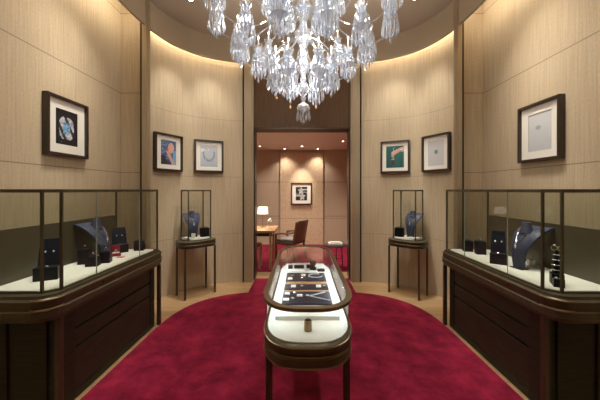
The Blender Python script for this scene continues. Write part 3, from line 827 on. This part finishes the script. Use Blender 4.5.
pts = [(CX + .02 + .10 * min(1, i / 12), 1.835 + (.065 * i / 12), Z1 + .003) for i in range(13)][::-1] + [(CX + .02 + .12 * i / 12, 1.835 - .075 * i / 12, Z1 + .003) for i in range(1, 13)]
chain('necklace', 'long silver necklace spread in a V on the widest tray', 'necklace', pts)
tag(MB().lathe([(.0005, 0), (.012, .002), (.010, .008), (.0005, .011)], c=(CX + .005, 1.84, Z1), n=8).build('pendant', M['gem']), 'sparkling pendant at the point of the long silver necklace', 'pendant')
pts = [(CX + .075 + .055 * math.cos(a_ / 20 * 2 * PI), 2.27 + .045 * math.sin(a_ / 20 * 2 * PI), Z1 + .003) for a_ in range(3, 20)]
chain('bracelet', 'coiled silver bracelet on the far dark tray', 'bracelet', pts, .004)
for x, y, lb in ((-.085, 1.79, 'silver earring pair on the widest tray front corner'), (-.075, 1.885, 'silver studs on the widest tray rear corner'), (-.03, 2.02, 'silver brooch in the middle of the narrow tray'), (.128, 2.03, 'silver ring at the end of the narrow tray'), (-.10, 2.27, 'silver clip near the bracelet tray corner')):
    tag(MB().lathe([(.0005, 0), (.011, .001), (.013, .005), (.006, .010)], c=(CX + x, y, Z1), n=8).build('jewel', M['silver']), lb, 'jewel', 'small jewels on the dark trays')
for k, (x, y, s_, lb) in enumerate(((-.13, 2.53, 1, 'black ring cone in the corner behind the trays of the long case'), (-.055, 2.54, .9, 'wide dark watch roll behind the far tray'), (.03, 2.55, 1, 'small black block beside the round black ring bust'))):
    tag(MB().cbox(CX + x - .02 * (2.2 if k == 1 else 1), CX + x + .02 * (2.2 if k == 1 else 1), y - .016, y + .016, ZP, ZP + .03 * s_, .004).build('display_block', M['black']), lb, 'display block', 'small black blocks at the back of the long case')
t2 = thing('ring_bust', 'round black ring bust standing at the far end of the long case', 'ring bust', (CX + .065, 2.50, ZP))
MB().lathe([(.030, 0), (.030, .02), (.018, .026), (.016, .034)], n=18).build('base', M['black'], t2, world=False, smooth=True)
MB().lathe([(.016, .034), (.026, .046), (.030, .062), (.024, .078), (.008, .086)], n=18).build('dome', M['black'], t2, world=False, smooth=True)
tag(MB().cbox(CX + .10, CX + .16, 2.43, 2.47, ZP, ZP + .018, .003).build('jewel_box', M['black']), 'flat black jewel box next to the round ring bust', 'jewellery box')
t2 = thing('brass_cylinder', 'short aged brass cylinder on the white deck at the near end of the long case', 'stand', (CX, 1.46, .7925))
MB().lathe([(.019, 0), (.020, .002), (.020, .050), (.017, .053)], n=24).build('body', M['brass'], t2, world=False, smooth=True)
MB().lathe([(.013, .053), (.013, .056), (.006, .0565)], n=20).build('cap', M['dark_bronze'], t2, world=False, smooth=True)

# ------------------------------------------------------------------ chandelier
CHX, CHY = 0.012, 2.60
ch = thing('chandelier', 'huge tiered crystal chandelier with candle lamps above the long display case', 'chandelier', (CHX, CHY, H))
def CH(b, name, mat, par=None, **k): return b.build(name, mat, par or ch, **k)
# turned crystal stem
prof = [(.010, 2.19), (.030, 2.21), (.020, 2.24), (.014, 2.30), (.026, 2.325), (.018, 2.34), (.040, 2.37), (.052, 2.41), (.040, 2.45), (.020, 2.47), (.030, 2.49), (.022, 2.52), (.030, 2.56), (.036, 2.62), (.030, 2.67), (.040, 2.69), (.026, 2.71), (.024, 2.76), (.034, 2.79), (.060, 2.83), (.082, 2.90), (.075, 2.915), (.04, 2.93), (.03, 3.0), (.055, 3.06), (.07, 3.14), (.04, 3.22), (.03, 3.40), (.05, 3.50), (.03, 3.60), (.02, H - .05)]
CH(MB().lathe([(r, z) for r, z in prof], c=(CHX, CHY, 0), n=12), 'stem', M['crystal_stem'])
CH(MB().lathe([(.03, H - .06), (.09, H - .03), (.10, H - .001)], c=(CHX, CHY, 0), n=24), 'ceiling_plate', M['silver'])
# bottom bell with hanging prisms
b = MB().lathe([(.058, 2.225), (.059, 2.235), (.050, 2.258), (.026, 2.276), (.010, 2.282)], c=(CHX, CHY, 0), n=20, cap=False); bell = CH(b, 'finial_bell', M['crystal'], smooth=True)
for k in range(7):
    a = 2 * PI * k / 7 + .2
    MB().drop(CHX + .056 * math.cos(a), CHY + .056 * math.sin(a), 2.228, .115, .0105).build('prism', M['crystal'], bell, world=True)
b = MB().lathe([(.0005, 2.085), (.014, 2.10), (.014, 2.115), (.0005, 2.13)], c=(CHX, CHY, 0), n=8); b.build('drop_ball', M['crystal'], bell)
CH(MB().tube([(CHX, CHY, 2.12), (CHX, CHY, 2.21)], .006, 6), 'drop_rod', M['crystal'])

def lamp_mesh():
    body = MB()
    body.lathe([(.010, .06), (.022, .09), (.012, .12), (.020, .15), (.066, .185), (.070, .19), (.030, .195), (.016, .22), (.020, .25), (.052, .275), (.055, .28), (.022, .285), (.016, .31), (.034, .335), (.036, .34), (.012, .345), (.010, .37)], n=10)
    for k in range(8):     # upturned crown of leaves
        a = 2 * PI * k / 8; c, s_ = math.cos(a), math.sin(a)
        p0 = Vector((.026 * c, .026 * s_, .335)); p1 = Vector((.048 * c, .048 * s_, .362)); p2 = Vector((.040 * c, .040 * s_, .395)); w = Vector((-s_, c, 0)) * .010
        body.add([p0 - w, p0 + w, p1 + w, p1 - w, p2], [(0, 1, 2, 3), (3, 2, 4)])
    f1, f2, f3 = MB(), MB(), MB()
    for k in range(9): a = 2 * PI * k / 9; f1.drop(.036 * math.cos(a), .036 * math.sin(a), .335, .075, .0075)
    for k in range(12): a = 2 * PI * k / 12 + .1; f2.drop(.056 * math.cos(a), .056 * math.sin(a), .275, .10, .0085)
    for k in range(14): a = 2 * PI * k / 14; f3.drop(.072 * math.cos(a), .072 * math.sin(a), .187, .12, .009)
    for k in range(6): a = 2 * PI * k / 6 + .3; f3.drop(.036 * math.cos(a), .036 * math.sin(a), .14, .11, .008)
    f3.drop(0, 0, .07, .075, .012)
    can = MB().lathe([(.006, .365), (.006, .435), (.003, .438)], n=8)
    fl = MB().lathe([(.002, .438), (.006, .448), (.005, .462), (.0005, .474)], n=8)
    return body, f1, f2, f3, can, fl
LB = lamp_mesh(); proto = None; nlamp = 0
def put_lamp(x, y, z, rz, sc):
    global proto
    if proto is None:
        body = LB[0].build('crystal_lamp', M['crystal'], ch, world=False)
        kids = [LB[1].build('prism_fringe', M['crystal'], body, world=False), LB[2].build('prism_fringe', M['crystal'], body, world=False), LB[3].build('prism_fringe', M['crystal'], body, world=False),
                LB[4].build('candle', M['candle'], body, world=False), LB[5].build('bulb', M['flame'], body, world=False)]
        proto = (body, kids); o = body
    else:
        o = proto[0].copy(); COL.objects.link(o); o.parent = ch
        for k in proto[1]: c = k.copy(); COL.objects.link(c); c.parent = o
    o.location = (x - CHX, y - CHY, z - H); o.rotation_euler = (0, 0, rz); o.scale = (sc * 1.02, sc * 1.02, sc)
rings = [  # radius, bottom height, count, first angle measured from the back, scale
    (.25, 2.315, 6, 30, 0.98), (.56, 2.57, 10, 18, 1.0), (.78, 2.83, 12, 0, 1.0), (.30, 3.00, 6, 30, .95), (.60, 3.20, 6, 30, 1.0)]
for r, zb, n_, a0, sc in rings:
    for k in range(n_):
        a = R(90 + a0 + 360 * k / n_); x = CHX + r * math.cos(a); y = CHY + r * math.sin(a)
        jz = (hsh(k, n_) - .5) * .05
        put_lamp(x, y, zb + jz, a, sc)
        # S-curved arm from the stem up into the foot of the lamp
        z0 = zb + .30; pts = []
        for i in range(13):
            q = i / 12; rr = .03 + (r - .03) * q
            zz = z0 + (zb + jz + .09 - z0) * q - .12 * math.sin(PI * q) * (.4 + r) + .05 * math.sin(2 * PI * q)
            pts.append((CHX + rr * math.cos(a), CHY + rr * math.sin(a), zz))
        CH(MB().tube(pts, .0055, 6), 'arm', M['crystal_arm'], smooth=True)
# a few amber drops
for a, r, z in ((60, .25, 2.335), (120, .25, 2.335), (200, .25, 2.33), (75, .55, 2.58), (110, .55, 2.58)):
    CH(MB().drop(CHX + r * math.cos(R(a)), CHY + r * math.sin(R(a)), z, .05, .012), 'amber_drop', M['amber'])
for r, z, n_, e in ((.25, 2.80, 3, 2.2), (.55, 3.05, 5, 2.2), (.86, 3.30, 4, 2.2), (.12, 2.45, 2, .9)):
    for k in range(n_):
        a = 2 * PI * (k + .5) / n_
        ld = bpy.data.lights.new('candle_light', 'POINT'); ld.energy = e; ld.shadow_soft_size = .05; ld.color = (1.0, .93, .84)
        lo = bpy.data.objects.new('candle_light', ld); COL.objects.link(lo); lo.location = (CHX + r * math.cos(a), CHY + r * math.sin(a), z)

# ------------------------------------------------------------------ ceiling downlights
DL = [(-1.39, 3.62), (1.40, 3.60)]
for (x, y), lb in zip(DL, ('round recessed ceiling downlight on the side of the blue stone picture', 'round recessed ceiling downlight on the side of the pale grey print')):
    t = thing('ceiling_light', lb, 'ceiling light', (x, y, H), group='recessed ceiling downlights')
    b = MB(); pr = [(.045, -.001), (.047, -.012), (.034, -.012), (.028, -.001)]
    b.lathe(pr, n=24, cap=False); b.build('trim_ring', M['bronze'], t, world=False, smooth=True)
    MB().lathe([(.027, -.001), (.026, -.006), (.018, -.009)], n=20).build('lens', M['spot'], t, world=False)

FD = [(-1.05, 7.25), (-.46, 7.70), (0.0, 7.25), (.42, 7.72), (.92, 6.5)]
for i, (x, y) in enumerate(FD):
    t = thing('ceiling_light', ('far room downlight above the desk side', 'far room downlight left of the flower picture near the wall', 'far room downlight in line with the flower picture', 'far room downlight close to the wall past the flower picture', 'far room downlight above the round side table')[i], 'ceiling light', (x, y, FC), group='recessed downlights of the far room')
    MB().lathe([(.045, -.0005), (.047, -.010), (.034, -.010), (.028, -.001)], n=20, cap=False).build('trim_ring', M['white_metal'], t, world=False)
    MB().lathe([(.027, -.0008), (.026, -.005), (.018, -.008)], n=16).build('lens', M['spot'], t, world=False)

# ------------------------------------------------------------------ far room furniture
t = thing('writing_desk', 'pale tan writing desk beyond the doorway', 'desk', (-1.05, 5.7, .012))
MB().cbox(-1.60, -.50, 5.33, 6.08, .705, .752, .006).build('desktop', M['tan_wood'], t)
MB().box(-1.54, -.56, 5.38, 6.02, .64, .706).build('apron', M['mahogany'], t)
for x in (-1.53, -.59):
    for y in (5.40, 6.0): MB().cbox(x - .022, x + .022, y - .022, y + .022, .012, .70, .004).build('leg', M['tan_wood'], t)
t = thing('stool', 'low wooden stool with a crimson seat tucked by the desk', 'stool', (-.96, 5.56, .012))
MB().cbox(-1.14, -.78, 5.42, 5.72, .40, .435, .005).build('seat_frame', M['tan_wood'], t)
MB().cbox(-1.13, -.79, 5.43, 5.71, .435, .47, .012).build('cushion', M['redbox'], t)
for x in (-1.12, -.80):
    for y in (5.44, 5.70): MB().cbox(x - .016, x + .016, y - .016, y + .016, .012, .41, .003).build('leg', M['tan_wood'], t)
t = thing('table_lamp', 'table lamp with a glowing drum shade on the desk', 'lamp', (-.79, 5.85, .752))
MB().lathe([(.06, 0), (.062, .008), (.012, .015)], n=20).build('base', M['brass'], t, world=False, smooth=True)
MB().lathe([(.006, .012), (.006, .30)], n=8).build('pole', M['brass'], t, world=False)
MB().lathe([(.105, .27), (.095, .40), (.092, .40), (.102, .27)], n=28, cap=False).build('shade', M['shade'], t, world=False, smooth=True)
t = thing('desk_lamp', 'small white cone desk lamp beside the glowing drum shade', 'lamp', (-.66, 5.70, .752))
MB().lathe([(.04, 0), (.04, .006), (.006, .010)], n=16).build('base', M['white_metal'], t, world=False)
MB().tube([(0, 0, .01), (-.02, 0, .10), (0, 0, .165)], .005, 6).build('arm', M['white_metal'], t, world=False)
MB().lathe([(.050, .135), (.040, .16), (.012, .195), (.004, .20)], n=18, mat=Matrix.Rotation(R(12), 4, 'Y')).build('shade', M['white_metal'], t, world=False, smooth=True)
# armchair facing the desk
t = thing('armchair', 'dark wooden armchair with a grey cushion facing the desk', 'chair', (-.30, 6.0, .012))
for x, y in ((-.52, 5.76), (-.52, 6.24)): MB().cbox(x - .02, x + .02, y - .02, y + .02, .012, .56, .004).build('leg', M['chair_wood'], t)
for y in (5.76, 6.24): MB().loft([[Vector((x - .018, y - .018, z)), Vector((x + .018, y - .018, z)), Vector((x + .018, y + .018, z)), Vector((x - .018, y + .018, z))] for x, z in ((-.04, .012), (-.10, .30), (-.08, .45), (-.01, .84))]).build('leg', M['chair_wood'], t)
MB().cbox(-.52, -.10, 5.76, 6.24, .34, .39, .006).build('seat_rail', M['chair_wood'], t)
MB().cbox(-.51, -.11, 5.78, 6.22, .39, .455, .02).build('cushion', M['grey_fabric'], t, smooth=True)
rg = []
for x, z, w in ((-.095, .42, .22), (-.075, .55, .24), (-.045, .70, .25), (.0, .83, .235), (.005, .86, .21)):
    rg.append([Vector((x + .06 * (1 - (k / 6 - 1) ** 2) , 6.0 + w * (k / 6 - 1), z)) for k in range(13)] + [Vector((x + .022 + .06 * (1 - (k / 6 - 1) ** 2), 6.0 + w * (k / 6 - 1), z)) for k in range(12, -1, -1)])
MB().loft(rg).build('backrest', M['chair_wood'], t, smooth=True)
for y in (5.76, 6.24): MB().tube([(-.54, y, .555), (-.40, y, .575), (-.25, y, .58), (-.06, y, .62)], .018, 8).build('armrest', M['chair_wood'], t, smooth=True)
t.rotation_euler = (0, 0, R(-28)); t.location = (-.25, 6.32, .012)
# round side table
t = thing('side_table', 'round dark side table on thin legs in the far room', 'table', (.65, 5.62, .0125))
MB().lathe([(.215, .425), (.225, .432), (.225, .448), (.22, .45)], c=(.65, 5.62, 0), n=36).build('tabletop', M['slate'], t, smooth=True)
for k in range(3):
    a = 2 * PI * k / 3 + .5; c, s_ = math.cos(a), math.sin(a)
    MB().tube([(.65 + .17 * c, 5.62 + .17 * s_, .014), (.65 + .14 * c, 5.62 + .14 * s_, .43)], .009, 8).build('leg', M['dark_bronze'], t)
MB().tube([(.65 + .155 * math.cos(2 * PI * k / 20), 5.62 + .155 * math.sin(2 * PI * k / 20), .2) for k in range(20)], .005, 5, closed=True).build('stretcher', M['dark_bronze'], t)
t = thing('tray', 'low white tray on the round side table', 'tray', (.64, 5.60, .4505))
MB().cbox(-.13, .13, -.09, .09, 0, .035, .006).build('body', M['card'], t, world=False)
MB().cbox(-.10, .10, -.065, .065, .035, .05, .004).build('lid', M['white_metal'], t, world=False)

# ------------------------------------------------------------------ lights
def spot(loc, tgt, e, size, blend=.6, col=(1.0, .84, .62), rad=.03, name='picture_and_fill_spot'):
    ld = bpy.data.lights.new(name, 'SPOT'); ld.energy = e; ld.spot_size = R(size); ld.spot_blend = blend; ld.color = col; ld.shadow_soft_size = rad
    o = bpy.data.objects.new(name, ld); COL.objects.link(o); o.location = loc
    d = Vector(tgt) - Vector(loc); o.rotation_euler = d.to_track_quat('-Z', 'Y').to_euler(); return o
WARM = (1.0, .93, .81)
for sg in (-1, 1):
    spot((sg * 1.55, 2.75, H - .02), (sg * SIDE, 2.8, 2.0), 46, 62, 1.0, WARM)
    spot((sg * 1.30, 2.65, H - .02), (sg * SIDE, 2.79, 2.15), 34, 32, 1.0, WARM)
    spot((sg * 1.55, 1.5, H - .02), (sg * SIDE, 1.5, 1.9), 30, 70, 1.0, WARM)
    spot((sg * 1.45, 2.3, H - .02), (sg * 1.7, 2.4, .8), 40, 45, 1.0, WARM)
for sg in (-1, 1):  # added fill lamps that brighten the walls, no fixtures of their own
    spot((sg * .75, 3.55, H - .02), (sg * 1.45, 4.45, 2.6), 34, 75, 1.0, WARM, rad=.08, name='wall_fill')
    spot((sg * 1.45, 2.0, H - .02), (sg * SIDE, 2.3, 2.7), 24, 90, 1.0, WARM, rad=.08, name='wall_fill')
    spot((sg * .55, 3.1, H - .02), (sg * 1.45, 4.5, 1.0), 75, 44, 1.0, WARM, rad=.08, name='wall_fill')  # added low fill for the curved bays
for px, py, nx, ny, z in CUR:
    spot((px + nx * .44, py + ny * .44, H - .02), (px, py, z + .12), 40, 50, 1.0, WARM)
for sg in (-1, 1):
    spot((sg * 1.35, 2.7, H - .02), (sg * 1.85, 2.6, .84), 62, 34, 1.0, (1, .95, .86), name='case_spot')
    spot((sg * 1.35, 1.9, H - .02), (sg * 1.85, 2.0, .84), 44, 34, 1.0, (1, .95, .86), name='case_spot')
    spot((sg * 1.15, 3.8, H - .02), (sg * 1.52, 4.17,   .84), 120, 24, 1.0, (1, .95, .86))  # added to brighten the small table's deck, not a picture lamp
    spot((sg * .9, 2.0, H - .02), (sg * .95, 2.2, 0), 42, 62, 1.0, WARM)  # general floor light, aimed at no picture
    spot((sg * .8, 3.4, H - .02), (sg * .8, 3.5, 0), 42, 60, 1.0, WARM)
    spot((sg * .9, .9, H - .02), (sg * .9, 1.2, 0), 40, 62, 1.0, WARM)
spot((0.3, 1.2, H - .02), (CHX, CHY, 2.7), 22, 60, 1.0, (1, .95, .9), name='chandelier_spot')
spot((-.5, 1.0, H - .02), (CHX, CHY, 2.7), 22, 60, 1.0, (1, .95, .9), name='chandelier_spot')
FW = (1.0, .90, .77)
spot((0, 7.45, FC - .03), (0, 7.95, 1.5), 46, 48, 1.0, FW, name='far_spot')
for x, y in FD: spot((x, y, FC - .03), (x, y + .12, 0), 22, 110, 1.0, FW, name='far_spot')
for x in (-.9, .9): spot((x, 6.0, FC - .03), (x, 6.0, 0), 80, 130, 1.0, FW, name='far_spot')  # unseen fill lamps added to brighten the far room
ld = bpy.data.lights.new('table_lamp_light', 'POINT'); ld.energy = 4; ld.color = (1, .75, .5); ld.shadow_soft_size = .04
lo = bpy.data.objects.new('table_lamp_light', ld); COL.objects.link(lo); lo.location = (-.79, 5.85, 1.08)

w = bpy.data.worlds.new('world'); SC.world = w; w.use_nodes = True
w.node_tree.nodes['Background'].inputs[0].default_value = (0.02, 0.016, 0.012, 1)

# ------------------------------------------------------------------ camera
cd = bpy.data.cameras.new('camera'); cam = bpy.data.objects.new('camera', cd); COL.objects.link(cam)
cam.location = (0, 0, 1.5); cam.rotation_euler = (R(90), 0, 0)
cd.sensor_fit = 'HORIZONTAL'; cd.sensor_width = 36; cd.lens = 36 * HF / 600
cd.shift_x = -2 / 600; cd.shift_y = -10 / 600; cd.clip_start = 0.05
SC.camera = cam
vs = SC.view_settings; vs.view_transform = 'Standard'; vs.look = 'None'; vs.gamma = 1; vs.use_curve_mapping = False
vs.exposure = 0.9
SC.cycles.use_denoising = True
SC.cycles.max_bounces = 10; SC.cycles.transparent_max_bounces = 40; SC.cycles.diffuse_bounces = 5
SC.cycles.sample_clamp_indirect = 4.0
